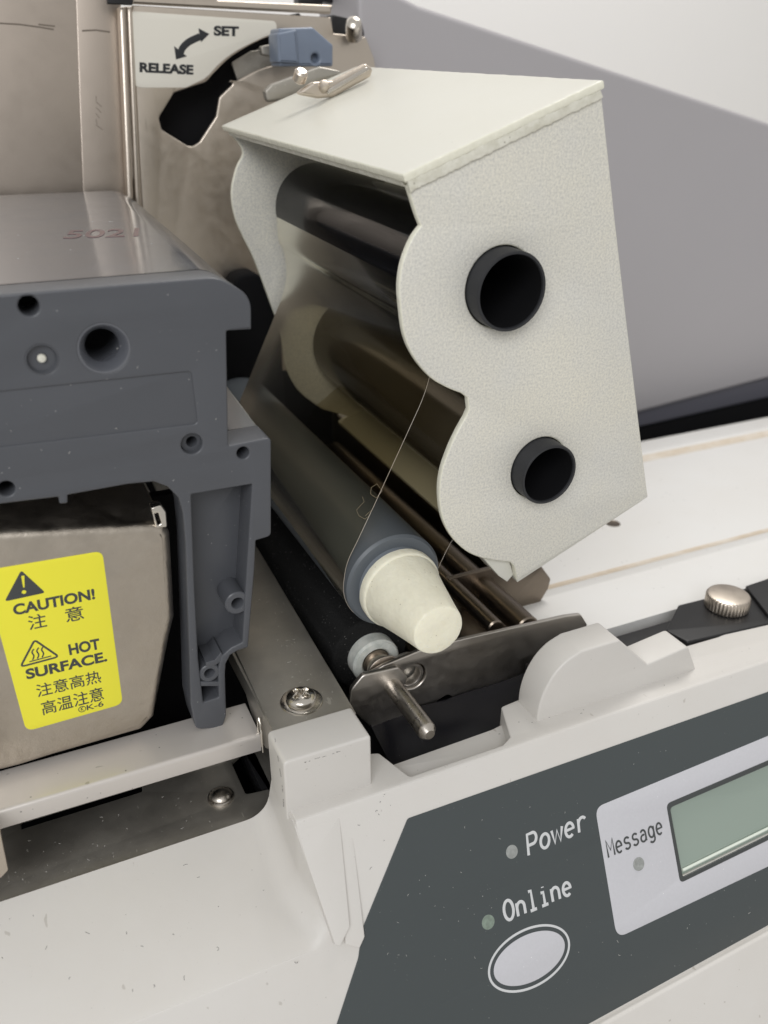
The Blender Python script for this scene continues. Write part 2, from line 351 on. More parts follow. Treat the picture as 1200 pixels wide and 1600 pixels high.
# ledge
Z18 = FZ(18.0)
ledge = [(5.2,16.62),(36,16.62),(36,19.4)]
ledge += pix(Z18, [(1200,985)]) ; ledge = [(5.27,16.6,0.0),(36,16.6,0),(36,18.7,0),(24.2,18.7,0.2),(22.2,18.45,.3),(20.4,18.5,.1)]
ledge += [(p[0],p[1],.12) for p in [Z18.P(812,1092), Z18.P(783,1104), Z18.P(797,1151), Z18.P(785,1164), Z18.P(640,1213), Z18.P(592,1176)]]
ledge += [(7.6,18.4,.05),(5.27,18.4,.05)]
slab('ledge', Z18, rnd(ledge,0.06), 2.2, 'white', hs, bevel=0.055, res=3)
Z185 = FZ(18.55)
slab('recess_shelf', Z185, rnd(pix(Z185,[(585,1205),(768,1140),(792,1128),(830,1160),(640,1235)]),0.05), 0.8, 'white', hs, bevel=0.03)
# stop block
B = FY(17.0)
slab('stop_block', B, rnd([(5.17,-18.3,0),(5.15,-16.22,.16),(7.70,-16.22,.12),(7.74,-18.3,0)],0.1,8), 1.38, 'white', hs, bevel=0.07, res=3, label='cream rectangular stop block with scuffed corners beside the screw')
# rounded guide block
B2 = FY(17.3)
g = pix(B2,[(839,1132),(842,1108),(850,1083),(865,1056),(885,1034),(909,1018)]); g = smooth(g,4)
g += [(p[0],p[1]) for p in rnd([(*g[-1],0)]+[(*B2.P(968,1000),.12),(*B2.P(1012,1038),.07),(*B2.P(1076,1010),.22),(*B2.P(1089,1050),.1)]+[(*g[0],0)],0.1)[1:-1]]
slab('rounded_guide', B2, g, 1.12, 'white', hs, bevel=0.07, res=3, label='cream guide block with a quarter-round end and a stepped notch')
# ribs on the sloping face
for a, k_, v0 in (([(464,1294),(480,1348),(524,1477),(532,1479),(547,1448),(531,1275)],.085,-.15), ([(530,1300),(552,1306),(570,1464),(562,1482),(540,1476)],.05,-.7)):
    WF = Fr(SL.W(0, v0, -.012), SL.u, SL.v - SL.n*k_)      # wedge: flush at the ledge, standing proud towards its foot
    slab('fin', WF, rnd(pix(WF, a),0.04), .45, 'white', hs, bevel=0.03, res=3)
# inner tray to the right
tray = [(21.2,18.6),(24.2,18.7),(24.6,19.15),(25.3,19.2),(25.7,19.5),(35.6,19.6),(35.9,19.35),(37.4,19.4),(37.5,20.4),(21.2,20.4)]
prof_x('inner_tray', [(y,z) for y,z in tray], 16.8, 75, 'white_in', hs, bevel=0.02)
prof_x('grime_line', [(25.35,19.22),(25.75,19.485),(26.0,19.49),(26.0,19.6),(25.3,19.6)], 17, 75, 'stain', hs, bevel=0.001)
prof_x('grime_line', [(35.2,19.585),(35.6,19.585),(35.75,19.45),(35.95,19.62),(35.2,19.7)], 17, 75, 'stain', hs, bevel=0.001)
zc = FZ(19.5).P(958,817)
lathe('drain_hole', [(0.0,0.003),(0.28,0.003),(0.34,0.02),(0.4,-0.05),(0.4,-0.2)], (zc[0],zc[1],-19.53), (0,0,1), 'brown_steel', hs, n=24)

# ================================================================ CONTROL PANEL
cp = root('control_panel', 'glossy charcoal control panel with indicator lights, oval button and green display', 'control panel', (14,15,-21))
PN = SL.up(0.02)
pan = [(*PN.P(637,1279),.15),(*PN.P(1200,1081),0),(*PN.P(1420,1003),0),(*PN.P(1420,1325),0),(*PN.P(1200,1446),0),(*PN.P(920,1600),0),(*PN.P(800,1666),0),(*PN.P(505,1666),0),(*PN.P(560,1497),.3),(*PN.P(566,1452),.3)]
slab('overlay', PN, rnd(pan,0.1), 0.05, 'panel', cp, holes=[inn], bevel=0.008)
PR = PN.up(0.006)
def led(px, r, material, label):
    c = PR.P(*px)
    return lathe('indicator_light', [(0,0.012),(r*0.6,0.01),(r*0.92,0.004),(r,0),(r,-0.02)], PN.W(*c), PN.n, material, cp, n=32, label=label)
led((800,1331), 0.20, 'lens', 'grey indicator light before the word Power')
led((763,1441), 0.21, 'lensg', 'greenish indicator light before the word Online')
# silver message field
mf = [(*PR.P(930,1262),.35),(*PR.P(1200,1150),0),(*PR.P(1420,1058),0),(*PR.P(1420,1245),0),(*PR.P(1200,1354),0),(*PR.P(964,1466),.35)]
msg = slab('message_field', PR, rnd(mf,0.1,8), 0.012, 'silver_print', cp, holes=[inn], bevel=0.003)
P2 = PR.up(0.006)
lc = P2.P(998,1350)
lathe('indicator_light', [(0,0.002),(0.13,0.0),(0.15,0.012),(0.19,0.016),(0.21,0.006),(0.21,-0.01)], P2.W(*lc), P2.n, 'lens', cp, n=32, label='small dull indicator light below the word Message')
bd = rnd([(*P2.P(1041,1256),.2),(*P2.P(1200,1188),0),(*P2.P(1420,1094),0),(*P2.P(1420,1208),0),(*P2.P(1200,1313),0),(*P2.P(1063,1380),.16)],.1,6)
inn = rnd([(*P2.P(1047,1262),.14),(*P2.P(1200,1196),0),(*P2.P(1412,1106),0),(*P2.P(1412,1205),0),(*P2.P(1200,1306),0),(*P2.P(1067,1371),.1)],.1,6)
slab('display_frame', P2, bd, 0.02, 'inkd', cp, holes=[inn], bevel=0.006)
ic = (sum(p[0] for p in inn)/len(inn), sum(p[1] for p in inn)/len(inn))
lcd = slab('display_screen', SL.up(-0.16), [(ic[0]+(p[0]-ic[0])*1.03, ic[1]+(p[1]-ic[1])*1.12) for p in inn], 0.05, 'lcd', cp, bevel=0.002)
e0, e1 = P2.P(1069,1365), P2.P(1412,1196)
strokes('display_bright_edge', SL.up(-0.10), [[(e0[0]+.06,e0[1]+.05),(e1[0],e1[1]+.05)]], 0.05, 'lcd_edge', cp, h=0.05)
# oval button
L_, R_, T_, B_ = PR.P(762,1517), PR.P(894,1467), PR.P(854,1440), PR.P(800,1554)
bc = PR.P(828,1497); 
bx_, by_ = 1.24, 0.68
slab('button_ring', PR, circ(bc,bx_+.19,64,by_+.19), 0.012, 'print', cp, holes=[circ(bc,bx_+.12,64,by_+.12)], bevel=0.002)
slab('oval_button', PR.up(0.01), circ(bc,bx_,64,by_), 0.03, 'silver_print', cp, bevel=0.012, label='silver oval button inside a thin printed ring')
# stroke lettering: rounded typewriter letters, unit box, x-height 0.7
def arc(cx, cy, rx, ry, a0, a1, n=14): return [(cx+rx*math.cos(math.radians(a0+(a1-a0)*k/n)), cy+ry*math.sin(math.radians(a0+(a1-a0)*k/n))) for k in range(n+1)]
G = {
 'P': [[(.12,0),(.12,1),(.5,1)]+arc(.5,.73,.24,.27,90,-90)+[(.12,.46)]],
 'O': [arc(.42,.5,.34,.5,0,360,26)],
 'o': [arc(.42,.34,.3,.34,0,360,22)],
 'w': [[(.04,.68),(.22,0),(.42,.6),(.62,0),(.80,.68)]],
 'e': [[(.13,.36),(.71,.36)]+arc(.42,.34,.29,.34,4,310,20)],
 'r': [[(.2,.68),(.2,0)],[(.2,.44)]+arc(.48,.44,.26,.24,150,30,8)],
 'n': [[(.14,.68),(.14,0)],[(.14,.42)]+arc(.42,.42,.27,.26,160,0,9)+[(.69,0)]],
 'l': [[(.22,1),(.42,1),(.42,0)],[(.18,0),(.66,0)]],
 'i': [[(.22,.68),(.42,.68),(.42,0)],[(.18,0),(.66,0)],[(.42,.92),(.42,.97)]],
 'M': [[(.08,0),(.08,1),(.42,.36),(.76,1),(.76,0)]],
 's': [arc(.42,.51,.25,.17,25,270,12)+arc(.42,.17,.27,.17,90,-155,12)],
 'a': [[(.18,.58)]+arc(.42,.46,.26,.22,120,0,8)+[(.68,0)],arc(.4,.2,.27,.2,60,360,16)+[(.68,.24)]],
 'g': [arc(.42,.36,.28,.32,0,360,20),[(.70,.66),(.70,-.05)]+arc(.42,-.06,.28,.2,0,-150,9)],
}
def stroke_text(name, s, fr, BL, BR, TL, r, material, parent):
    a = Vector(fr.P(*BL)); b = (Vector(fr.P(*BR))-a)/(len(s)-0.16); c = Vector(fr.P(*TL))-a
    pls = []
    for i, ch in enumerate(s):
        for pl in G[ch]:
            pls.append([tuple(a + b*(i + .42+(x-.42)*1.12 - 0.02) + c*y) for x, y in pl])
    strokes(name, fr, pls, r, material, parent, h=0.006)
stroke_text('lettering', 'Power', PN.up(0.001), (825,1337), (918,1295), (822,1305), 0.046, 'print', cp)
stroke_text('lettering', 'Online', PN.up(0.001), (790,1440), (895,1396), (785,1410), 0.046, 'print', cp)
stroke_text('lettering', 'Message', P2.up(0.001), (951,1340), (1037,1301), (946,1314), 0.032, 'inkd', cp)

# ================================================================ CROSSBAR AND BASE PLATE (left, behind the deck)
cb = prof_x('crossbar', rnd([(19.75,17.50,.14),(21.3,17.42,.05),(21.3,18.1,.02),(19.75,18.1,.02)],.05), -12, 5.33, 'alu', None, bevel=0.02)
cb['label'] = 'pale smooth metal crossbar running below the yellow caution sticker'; cb['category'] = 'crossbar'
bp_ = root('base_plate', 'dull grey steel base plate with rivet, between pale crossbar and white deck', 'steel plate', (0,20,-20))
bz = FZ(19.75)
sl_ = pix(bz, [(30,1293),(215,1238),(222,1232),(212,1228),(35,1284)])
slab('plate', bz, [(-12,18.6),(5.6,18.6),(5.6,23),(-12,23)], 0.2, 'nickel_dark', bp_, holes=[rnd(pix(bz,[(32,1296),(222,1237),(222,1222),(32,1280)]),0.05), rnd([(*bz.P(361,1190),.05),(*bz.P(384,1241),.12),(*bz.P(425,1232),0),(*bz.P(440,1165),0),(*bz.P(380,1172),0)],.05)], bevel=0.02)
rc = bz.P(345,1246)
lathe('rivet', [(0,.16),(.16,.15),(.27,.08),(.3,.02),(.36,.03),(.4,0.01),(.41,-.05)], (rc[0],rc[1],-19.7), (0,0,1), 'pin', bp_, n=32)
lb = FY(18.75)
slab('bent_tab', lb, rnd(pix(lb,[(-60,1290),(1,1302),(11,1350),(13,1360),(2,1372),(-60,1382)]),0.04), 0.25, 'nickel', bp_, bevel=0.03)

# ================================================================ SUPPORT BRACKET WITH SCREW
sb = root('support_bracket', 'flat dull steel strip with a cross-head screw beside the cream stop block', 'bracket', (6.6,19,-17.5))
slab('strip', FZ(16.5), [(5.38,18.42),(7.85,18.42),(8.3,29.5),(8.55,40),(5.9,40),(5.5,22)], 0.14, 'nickel_dark', sb, bevel=0.03)
slab('side_flange', FX(5.40), [(-18.45,-16.58),(-18.45,-17.15),(-19.6,-17.9),(-20.6,-17.9),(-21.4,-17.2),(-38,-17.2),(-38,-16.58)], 0.12, 'nickel_dark', sb, bevel=0.02)
sx, sy, sz = 6.58, 19.52, -16.5
wsh = lathe('washer', [(.3,.06),(.58,.06),(.62,.045),(.64,0),(.64,-.02)], (sx,sy,sz), (0,0,1), 'steel', sb, n=48)
# screw head with cross recess and serrated top
n1, n2 = 96, 22; vs = []; fs = []
for j in range(n2+1):
    rr = 0.46*j/n2
    for k in range(n1):
        a = 2*math.pi*k/n1; x, y = rr*math.cos(a), rr*math.sin(a)
        z = 0.06 + 0.30*math.sqrt(max(0, 1-(rr/0.47)**2))**0.7
        xa, ya = abs(x*math.cos(.5)+y*math.sin(.5)), abs(-x*math.sin(.5)+y*math.cos(.5))
        arm = max(0, 1-max(0, min(xa,ya)-0.045)/0.035) if min(xa,ya) < 0.08 else 0
        arm = min(1, arm); lim = max(0, min(1, (0.30-rr)/0.05))
        z -= arm*lim*0.20*(1-rr/0.5)
        if rr > .445: z = 0.06
        vs.append((sx+x, sy+y, sz+z))
for j in range(n2):
    for k in range(n1): fs.append((j*n1+k, j*n1+(k+1)%n1, (j+1)*n1+(k+1)%n1, (j+1)*n1+k))
from_faces('screw', vs, fs, 'steel', sb, smooth_ang=40)
xw_ = 5.36
sweep('spring_clip', [(xw_-.05,19.9,-17.75),(xw_-.05,19.86,-17.0),(xw_-.05,19.72,-16.85),(xw_-.05,19.6,-17.0),(xw_-.05,19.58,-17.8)], 0.035, 'steel', sb)
sweep('spring_clip', [(xw_-.1,19.5,-17.2),(xw_-.1,19.42,-17.05),(xw_-.1,19.36,-17.1),(xw_-.1,19.34,-17.8)], 0.03, 'steel', sb)

# ================================================================ FUSER COVER
fc = root('fuser_cover', 'slate grey moulded plastic cover with round holes and a long pocketed leg', 'plastic cover', (2,21,-17))
CF = FY(20.6)
out = [(-160,462,0),(340,436,0.9),(393,462,0.75),(393,515,.04),(354,517,.06),(357,697,.06),(402,688,.05),(424,684,.12),(424,838,.16),(400,845,.04),(398,890,0),(388,1012,.05),(372,1017,0),(360,1024,0),(353,1038,0),(352,1054,0),(354,1118,.15),(348,1138,.2),(306,1140,.25),(298,1102,.1),(296,1030,0),(290,850,0),(286,802,0),(279,778,0),(262,761,0),(240,753,0),(200,757,0),(106,774,.03),(106,787,.05),(93,788,.05),(92,777,.03),(0,788,0),(-160,806,0)]
o3 = [(*CF.P(a,b),c) for a,b,c in out]; zt_ = CF.P(292,437)[1]; o3[0] = (o3[0][0],zt_,0); o3[1] = (o3[1][0],zt_,.9)
recess = rnd([(*CF.P(-140,628),0),(*CF.P(299,581),.12),(*CF.P(309,662),.12),(*CF.P(-140,716),0)],.1,6)
pocket = rnd([(*CF.P(299,773),.04),(*CF.P(394,757),.04),(*CF.P(386,882),0),(*CF.P(379,1004),.05),(*CF.P(362,1012),0),(*CF.P(346,1026),0),(*CF.P(341,1045),0),(*CF.P(342,1090),.05),(*CF.P(318,1098),.05),(*CF.P(310,1030),0),(*CF.P(304,910),0)],.04)
def hole(px, r): return circ(CF.P(*px), r, 40)
holes = [recess, pocket, hole((45,478),.22), hole((163,545),.58), hole((66,562),.34), hole((300,694),.27), hole((380,708),.165), hole((10,764),.19)]
slab('front_plate', CF, rnd(o3,0.05), 1.1, 'gray', fc, holes=holes, bevel=0.055, res=3)
slab('recessed_nameplate', CF.up(-0.045), rnd([(*CF.P(-150,620),0),(*CF.P(305,574),.1),(*CF.P(315,668),.1),(*CF.P(-150,725),0)],.1), 0.6, 'gray', fc, bevel=0.01)
# dimmed floors of holes
hc = CF.P(163,545)
lathe('countersunk_hole', [(.60,-.004),(.57,.0),(.54,-.03),(.40,-.30),(.39,-.34),(.385,-1.2),(.385,-2.4),(0,-2.4)], CF.W(*hc), CF.n, 'graytop', fc, n=64)
hc = CF.P(66,562)
lathe('boss', [(.36,-.004),(.34,.0),(.325,-.03),(.29,-.16),(.12,-.17),(.1,-.13),(0,-.12)], CF.W(*hc), CF.n, 'gray', fc, n=48)
lathe('boss_tip', [(.105,-.14),(.09,-.09),(.05,-.075),(0,-.07)], CF.W(*hc), CF.n, 'frost_edge', fc, n=24)
hc = CF.P(300,694)
lathe('step_in_hole', [(.28,-.25),(.15,-.25),(.14,-.27),(.14,-1.0),(0,-1.0)], CF.W(hc[0]+.05,hc[1]-.03), CF.n, 'gray', fc, n=32)
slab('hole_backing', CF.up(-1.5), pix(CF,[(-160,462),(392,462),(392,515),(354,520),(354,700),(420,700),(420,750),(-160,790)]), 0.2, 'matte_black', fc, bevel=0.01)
slab('pocket_floor', CF.up(-0.95), rnd(pix(CF,[(298,768),(400,755),(394,890),(384,1010),(352,1030),(350,1060),(350,1110),(304,1120),(300,900)]),.05), 0.3, 'gray', fc, bevel=0.02)
for px, r, ri, z0 in (((372,944),.36,.17,-.05),((328,1053),.30,.15,-.03)):
    c_ = CF.P(*px)
    lathe('screw_boss', [(ri,-1.0),(ri,z0-.03),(ri+.02,z0),(r-.03,z0),(r,z0-.03),(r,-1.0)], CF.W(*c_), CF.n, 'gray', fc, n=40)
slab('pocket_web', CF.up(-0.02), rnd(pix(CF,[(314,1066),(344,1066),(344,1073),(314,1073)]),.02), .9, 'gray', fc, bevel=.02)
slab('pocket_web', CF.up(-0.02), rnd(pix(CF,[(346,1020),(352,1030),(335,1042),(322,1042),(322,1036),(336,1032)]),.02), .9, 'gray', fc, bevel=.02)
# long top shell: lofted from the front plate back to the frame
ztop = CF.P(292,437)[1]
fo = rnd([(CF.P(-160,462)[0],ztop,0),(CF.P(340,436)[0],ztop,0.9),(*CF.P(393,462),0.75),(*CF.P(393,515),.04),(*CF.P(354,517),.03),(*CF.P(357,697),.03),(*CF.P(424,686),.1),(*CF.P(424,836),.1),(*CF.P(300,748),0),(*CF.P(-160,798),0)],0.04,8)
vs, fs = [], []; nn = len(fo)
for (yy, dx, dz) in ((21.72,0,0),(21.9,0,0),(28,.35,.0),(39.6,.95,.02)):
    for (a,b) in fo:
        vs.append((a + dx*(1 if a > 3 else 0), yy, b+dz*0 if b > -5 else b))
for i in range(3):
    for k in range(nn): fs.append((i*nn+k, i*nn+(k+1)%nn, (i+1)*nn+(k+1)%nn, (i+1)*nn+k))
fs.append(tuple(range(3*nn,4*nn)))
from_faces('top_shell', vs, fs, 'graytop', fc, smooth_ang=40)
ZT = FZ(-ztop-.004)
text('stamped_number', '5021', ZT.up(0.002), (98,373), (216,369), (106,360), 'red', fc, bold=0.01, h=0.004)

# ================================================================ HEAT SHIELD WITH CAUTION STICKER
sh = root('heat_shield', 'scuffed warm grey metal shield carrying a yellow caution sticker', 'metal shield', (0,23,-17))
S = FY(21.0)
ho = [(-160,842,0),(-160,1235,0),(-10,1210,.3),(30,1200,.3),(80,1184,0),(222,1143,.2),(242,1122,.1),(266,998,.3),(274,966,.2),(267,835,.12),(258,823,.1),(240,820,0),(0,832,0)]
slab('shield_body', S, rnd([(*S.P(a,b),c) for a,b,c in ho],.05)[::1], 4.5, 'shield', sh, bevel=0.24, res=5, smooth_ang=60)
t_ = FY(21.05)
slab('corner_tab', t_, rnd(pix(t_,[(236,794),(252,789),(260,800),(262,824),(244,826)]),.06), 0.35, 'steel', sh, holes=[rnd(pix(t_,[(241,804),(247,802),(252,818),(247,821)]),.02)], bevel=.04)
SS = S.up(0.012)
st = slab('caution_sticker', SS, rnd([(*SS.P(-27,892),.2),(*SS.P(160,861),.22),(*SS.P(192,1100),.25),(*SS.P(41,1143),.25)],.1,8), 0.016, 'yellow', sh, bevel=0.004)
SI = SS.up(0.001)
def sub_text(*a, **k): return text(*a, **k)
sub_text('lettering','CAUTION!',SI,(22,962),(149,936),(19,945),'inkd',st,bold=.036)
sub_text('lettering','注',SI,(46,985),(74,979),(42,963),'inkd',st,bold=.006)
sub_text('lettering','意',SI,(104,973),(132,967),(100,951),'inkd',st,bold=.006)
sub_text('lettering','HOT',SI,(109,1024),(157,1014),(106,1007),'inkd',st,bold=.036)
sub_text('lettering','SURFACE.',SI,(42,1062),(168,1033),(39,1046),'inkd',st,bold=.036)
sub_text('lettering','注意高热',SI,(59,1090),(159,1066),(55,1070),'inkd',st,bold=.006)
sub_text('lettering','高温注意',SI,(67,1118),(163,1093),(63,1097),'inkd',st,bold=.006)
sub_text('lettering','K-6',SI,(136,1110),(162,1103),(135,1102),'inkd',st,bold=.01)
sub_text('lettering','K',SI,(126.5,1111),(131,1110),(126,1105),'inkd',st,bold=.01)
kc = SI.P(128.5,1108)
strokes('circled_mark', SI, [circ(kc,.095,24)+[circ(kc,.095,24)[0]]], .011, 'inkd', st)
tri = rnd(pix(SI,[(33,891),(71,926),(7,940)]),.05)
ex = SI.P(36,915); 
bar_ = rnd(pix(SI,[(33,900),(38,899),(38.5,918),(36,918)]),.015); dot = circ(SI.P(37.5,925),.055,16)
slab('warning_triangle', SI.up(.003), tri, .006, 'inkd', st, holes=[bar_,dot], bevel=.001)
tr2 = pix(SI,[(54,1000),(92,1026),(32,1042)]); tr2 = rnd(tr2,.06)
strokes('hot_surface_triangle', SI, [tr2+[tr2[0],tr2[1]]], .028, 'inkd', st)
wv = []
for k in range(3):
    a0 = (50+7.5*k,1016-2*k)
    wv.append(smooth(pix(SI,[(a0[0]+3,a0[1]-2),(a0[0],a0[1]+3),(a0[0]+3,a0[1]+9),(a0[0]+1,a0[1]+15)]),4))
strokes('heat_waves', SI, wv, .02, 'inkd', st)
strokes('heat_base_line', SI, [pix(SI,[(46,1034),(80,1025)])], .018, 'inkd', st)

# ================================================================ SIDE FRAME (nickel sheet at the back left)
sf = root('side_frame', 'tall nickel plated sheet metal frame with curved slot and set/release label', 'metal frame', (7,40,-20))
A = FY(40.0)
slot = smooth(pix(A,[(452,48),(432,52),(395,68),(362,88),(340,108),(322,128)]),4)
slot += rnd([(*slot[-1],0)]+[(*A.P(272,145),.2),(*A.P(248,184),.25),(*A.P(253,203),.2),(*A.P(298,231),.35),(*A.P(312,222),.3),(*A.P(338,182),.2),(*A.P(343,152),.2)]+[(*A.P(368,128),.1)],.1)[1:]
slot += smooth(pix(A,[(372,126),(408,108),(452,97)]),4)
fo_ = [(*A.P(206,8),.05),(*A.P(517,27),.05),(*A.P(521,52),.05),(*A.P(572,58),.15),(*A.P(585,92),.2),(*A.P(600,200),0),(*A.P(640,560),0),(*A.P(236,600),0)]
slab('frame_plate', A, rnd(fo_,.05), 0.2, 'nickel', sf, holes=[slot], bevel=0.06, res=3)
A2 = FY(40.6)
slab('left_panel', A2, pix(A2,[(-160,-60),(119,-20),(142,600),(-160,620)]), 0.2, 'nickel_warm', sf, bevel=0.04)
slab('left_panel', A2, pix(A2,[(117.5,-20),(188,-15),(216,600),(140.5,600)]), 0.2, 'nickel_warm', sf, bevel=0.05)
for a in ([(186,12),(196,10),(222,600),(212,600)], [(198,10),(207,10),(236,600),(224,600)]):
    A3 = FY(39.9); slab('folded_seam', A3, pix(A3,a), .6, 'nickel', sf, bevel=.12, res=4)
slab('top_flange', A, rnd(pix(A,[(206,-30),(330,-30),(340,0),(520,8),(517,22),(206,6)]),.05), 0.3, 'nickel', sf, bevel=.08)
slab('top_notch_block', FY(39.6), rnd(pix(FY(39.6),[(166,-12),(206,-12),(208,8),(168,6)]),.05), 0.3, 'black', sf, bevel=.04)
A4 = FY(41.5)
slab('slot_backing', A4, rnd(pix(A4,[(225,60),(470,20),(470,130),(330,260),(230,240)]),.1), 0.3, 'matte_black', sf, bevel=.05)
A5 = FY(40.9)
slab('inner_sector', A5, rnd(pix(A5,[(362,98),(392,80),(432,72),(470,72),(470,120),(372,128)]),.1), 0.15, 'nickel_dark', sf, bevel=.04)
AL = A.up(0.02)
lab = smooth(pix(AL,[(431,50),(395,66),(362,84),(340,102),(326,118)]),4)
lab = rnd([(*AL.P(202,18),.25),(*AL.P(434,34),.35)],.1,6)[:0] + rnd([(*AL.P(200,17),.3),(*AL.P(431,33),.3),(*AL.P(433,47),.05)]+[(*p,0) for p in lab[1:-1]]+[(*AL.P(318,124),.2),(*AL.P(290,137),.4),(*AL.P(207,137),.4)],.1,6)
sl2 = slab('set_release_label', AL, lab, 0.03, 'label', sf, bevel=0.006)
AT = AL.up(0.001)
text('lettering','SET',AT,(334,56),(373,57),(334,40),'ink',sl2,bold=.05,h=.008)
text('lettering','RELEASE',AT,(218,113),(302,117),(218,97),'ink',sl2,bold=.05,h=.008)
aa = smooth(pix(AT,[(282,83),(286,74),(296,65),(313,57)]),5)
strokes('arrow_shaft', AT, [aa], .13, 'ink', sl2, h=.008)
slab('arrow_head', AT.up(.008), pix(AT,[(327,53),(310,44),(314,66)]), .01, 'ink', sl2, bevel=.002)
slab('arrow_head', AT.up(.008), pix(AT,[(275,93),(272,72),(292,88)]), .01, 'ink', sl2, bevel=.002)
# screw and curl at the upper right end of the frame
t_ = FY(39.2); c_ = t_.P(553,40)
slab('end_block', FY(41.0), rnd(pix(FY(41.0),[(520,22),(566,34),(574,60),(520,58)]),.1), .8, 'black', sf, bevel=.08)
lathe('frame_screw', [(0,.3),(.2,.28),(.32,.18),(.36,0),(.36,-.6)], t_.W(*c_), (-.3,-.7,.6), 'steel', sf, n=32)

# dark duct end seen between cover and cartridge
dk = FY(38.2)
du = slab('air_duct', dk, rnd([(*dk.P(352,470),.3),(*dk.P(372,432),.6),(*dk.P(402,425),.6),(*dk.P(432,462),.6),(*dk.P(440,520),.8),(*dk.P(460,900),0),(*dk.P(300,900),0),(*dk.P(330,520),0)],.3), 1.5, 'matte_black', None, bevel=.15)
du['label'] = 'black plastic duct end in the shadow between grey cover and milky cartridge'; du['category'] = 'duct'

# ================================================================ RELEASE LEVER AND LATCH
rl = root('release_lever', 'small blue grey release lever tab at the end of the curved slot', 'lever', (11,38,-2))
RL = FY(37.6)
slab('lever_grip', RL, rnd([(*RL.P(436,44),.12),(*RL.P(489,42),.15),(*RL.P(521,70),.12),(*RL.P(521,104),.1),(*RL.P(437,104),.1)],.1), 1.2, 'blue', rl, holes=[circ(RL.P(493,91),.17,24)], bevel=.12, res=4)
slab('grip_core', RL.up(-.35), circ(RL.P(493,91),.3,24), .3, 'blue', rl, bevel=.02)
slab('grip_ridge', RL.up(.12), rnd(pix(RL,[(432,52),(462,46),(466,100),(434,98)]),.08), 1.2, 'blue', rl, bevel=.1, res=3)
slab('lever_arm', FY(39.2), rnd(pix(FY(39.2),[(408,72),(440,66),(440,92),(410,86)]),.1), .4, 'nickel_dark', rl, bevel=.06)
lt = root('latch_spring', 'bent bright metal latch resting on the back corner of milky cartridge', 'latch', (12,34.6,-0.5))
LT = FY(31.5)
slab('latch_tongue', LT, rnd([(*LT.P(462,147),.1),(*LT.P(490,128),.1),(*LT.P(520,126),.1),(*LT.P(572,99),.15),(*LT.P(584,107),.2),(*LT.P(580,120),.1),(*LT.P(522,152),.2),(*LT.P(498,154),.1)],.1,6), .35, 'nickel', lt, bevel=.11, res=4)
slab('latch_rim', LT.up(.06), rnd([(*LT.P(508,141),.02),(*LT.P(572,104),.1),(*LT.P(578,109),.08),(*LT.P(512,149),.05)],.05), .2, 'steel', lt, bevel=.05)
c_ = LT.P(474,124)
lathe('latch_pivot', solid_cyl(.24,-.1,.35,.08), LT.up(-.4).W(*c_), (.1,-.6,.8), 'nickel', lt, n=36)
c_ = LT.P(506,134)
lathe('latch_rivet', [(0,.18),(.12,.16),(.18,.08),(.2,0),(.2,-.2)], LT.W(*c_), (0,-.8,.6), 'nickel', lt, n=32)
slab('latch_base', FY(35.6), rnd(pix(FY(35.6),[(414,142),(424,132),(500,104),(540,112),(500,150),(418,160)]),.15), .4, 'nickel_dark', lt, bevel=.08)

# ================================================================ FILM CARTRIDGE
fcg = root('film_cartridge', 'tilted milky plastic film cartridge with scalloped end panels and two black tubes', 'film cartridge', (14,27,-13))
WB = Vector((0,1,0.033)).normalized()
H = FY(20.0)
UT, LTb = H.P(796,457), H.P(855,740)
def edgepts():
    a = smooth([(637,290),(641,303),(651,335),(658,353)],3)
    b = smooth([(658,353),(644,373),(630,408),(624,447),(627,490),(633,527),(648,560),(673,590),(699,606),(722,615)],4)
    c = [(731,622),(733,640)]
    d = smooth([(728,652),(714,677),(701,706),(690,740),(687,775),(692,810),(706,839),(728,861),(752,872),(778,877),(797,879)],4)
    return a+b[1:]+c+d+[(803,884),(808,907)]
ep = edgepts()
opl = pix(H, ep + [(1013,777),(1011,762),(978,487),(961,337),(941,150),(936,138)])
H2 = FY(19.75); uc = H2.P(784,447); lcn = H2.P(847,731)
uc = (12.98-.12, -4.98); 
TU = Vector((H2.P(791,452)[0], 20, H2.P(791,452)[1])); TL_ = Vector((H2.P(850,736)[0], 20, H2.P(850,736)[1]))
h1 = circ((TU.x,TU.z),1.10,56); h2 = circ((TL_.x,TL_.z),1.0,56)
ef = slab('end_panel', H, opl, 0.24, 'frost', fcg, holes=[h1,h2], bevel=0.06, res=2, edge='frost_rim_glow')
HB = FY(34.55)
bp0 = smooth([(358,207),(372,222),(380,240),(370,262),(362,300),(367,338),(380,370),(395,400),(409,436),(425,480),(436,510),(442,535),(447,572),(462,604),(479,622),(505,640)],4)
slab('end_panel', HB, pix(HB, bp0 + [(560,655),(640,610),(610,300),(585,112)]), .24, 'frost', fcg, bevel=.06, res=2, edge='frost_rim_glow')
# rough sawn joint strip along the top of the front panel
Hs = H.up(0.07)
random.seed(11)
js = pix(Hs,[(637,282),(936,134),(943,152)] + [(943-(943-643)*k/70+random.uniform(-.8,.8), 153+(299-153)*k/70+random.uniform(-1.0,1.0)) for k in range(1,70)] + [(642,302)])
slab('glued_joint', Hs, js, .12, 'frost_edge', fcg, bevel=.02)
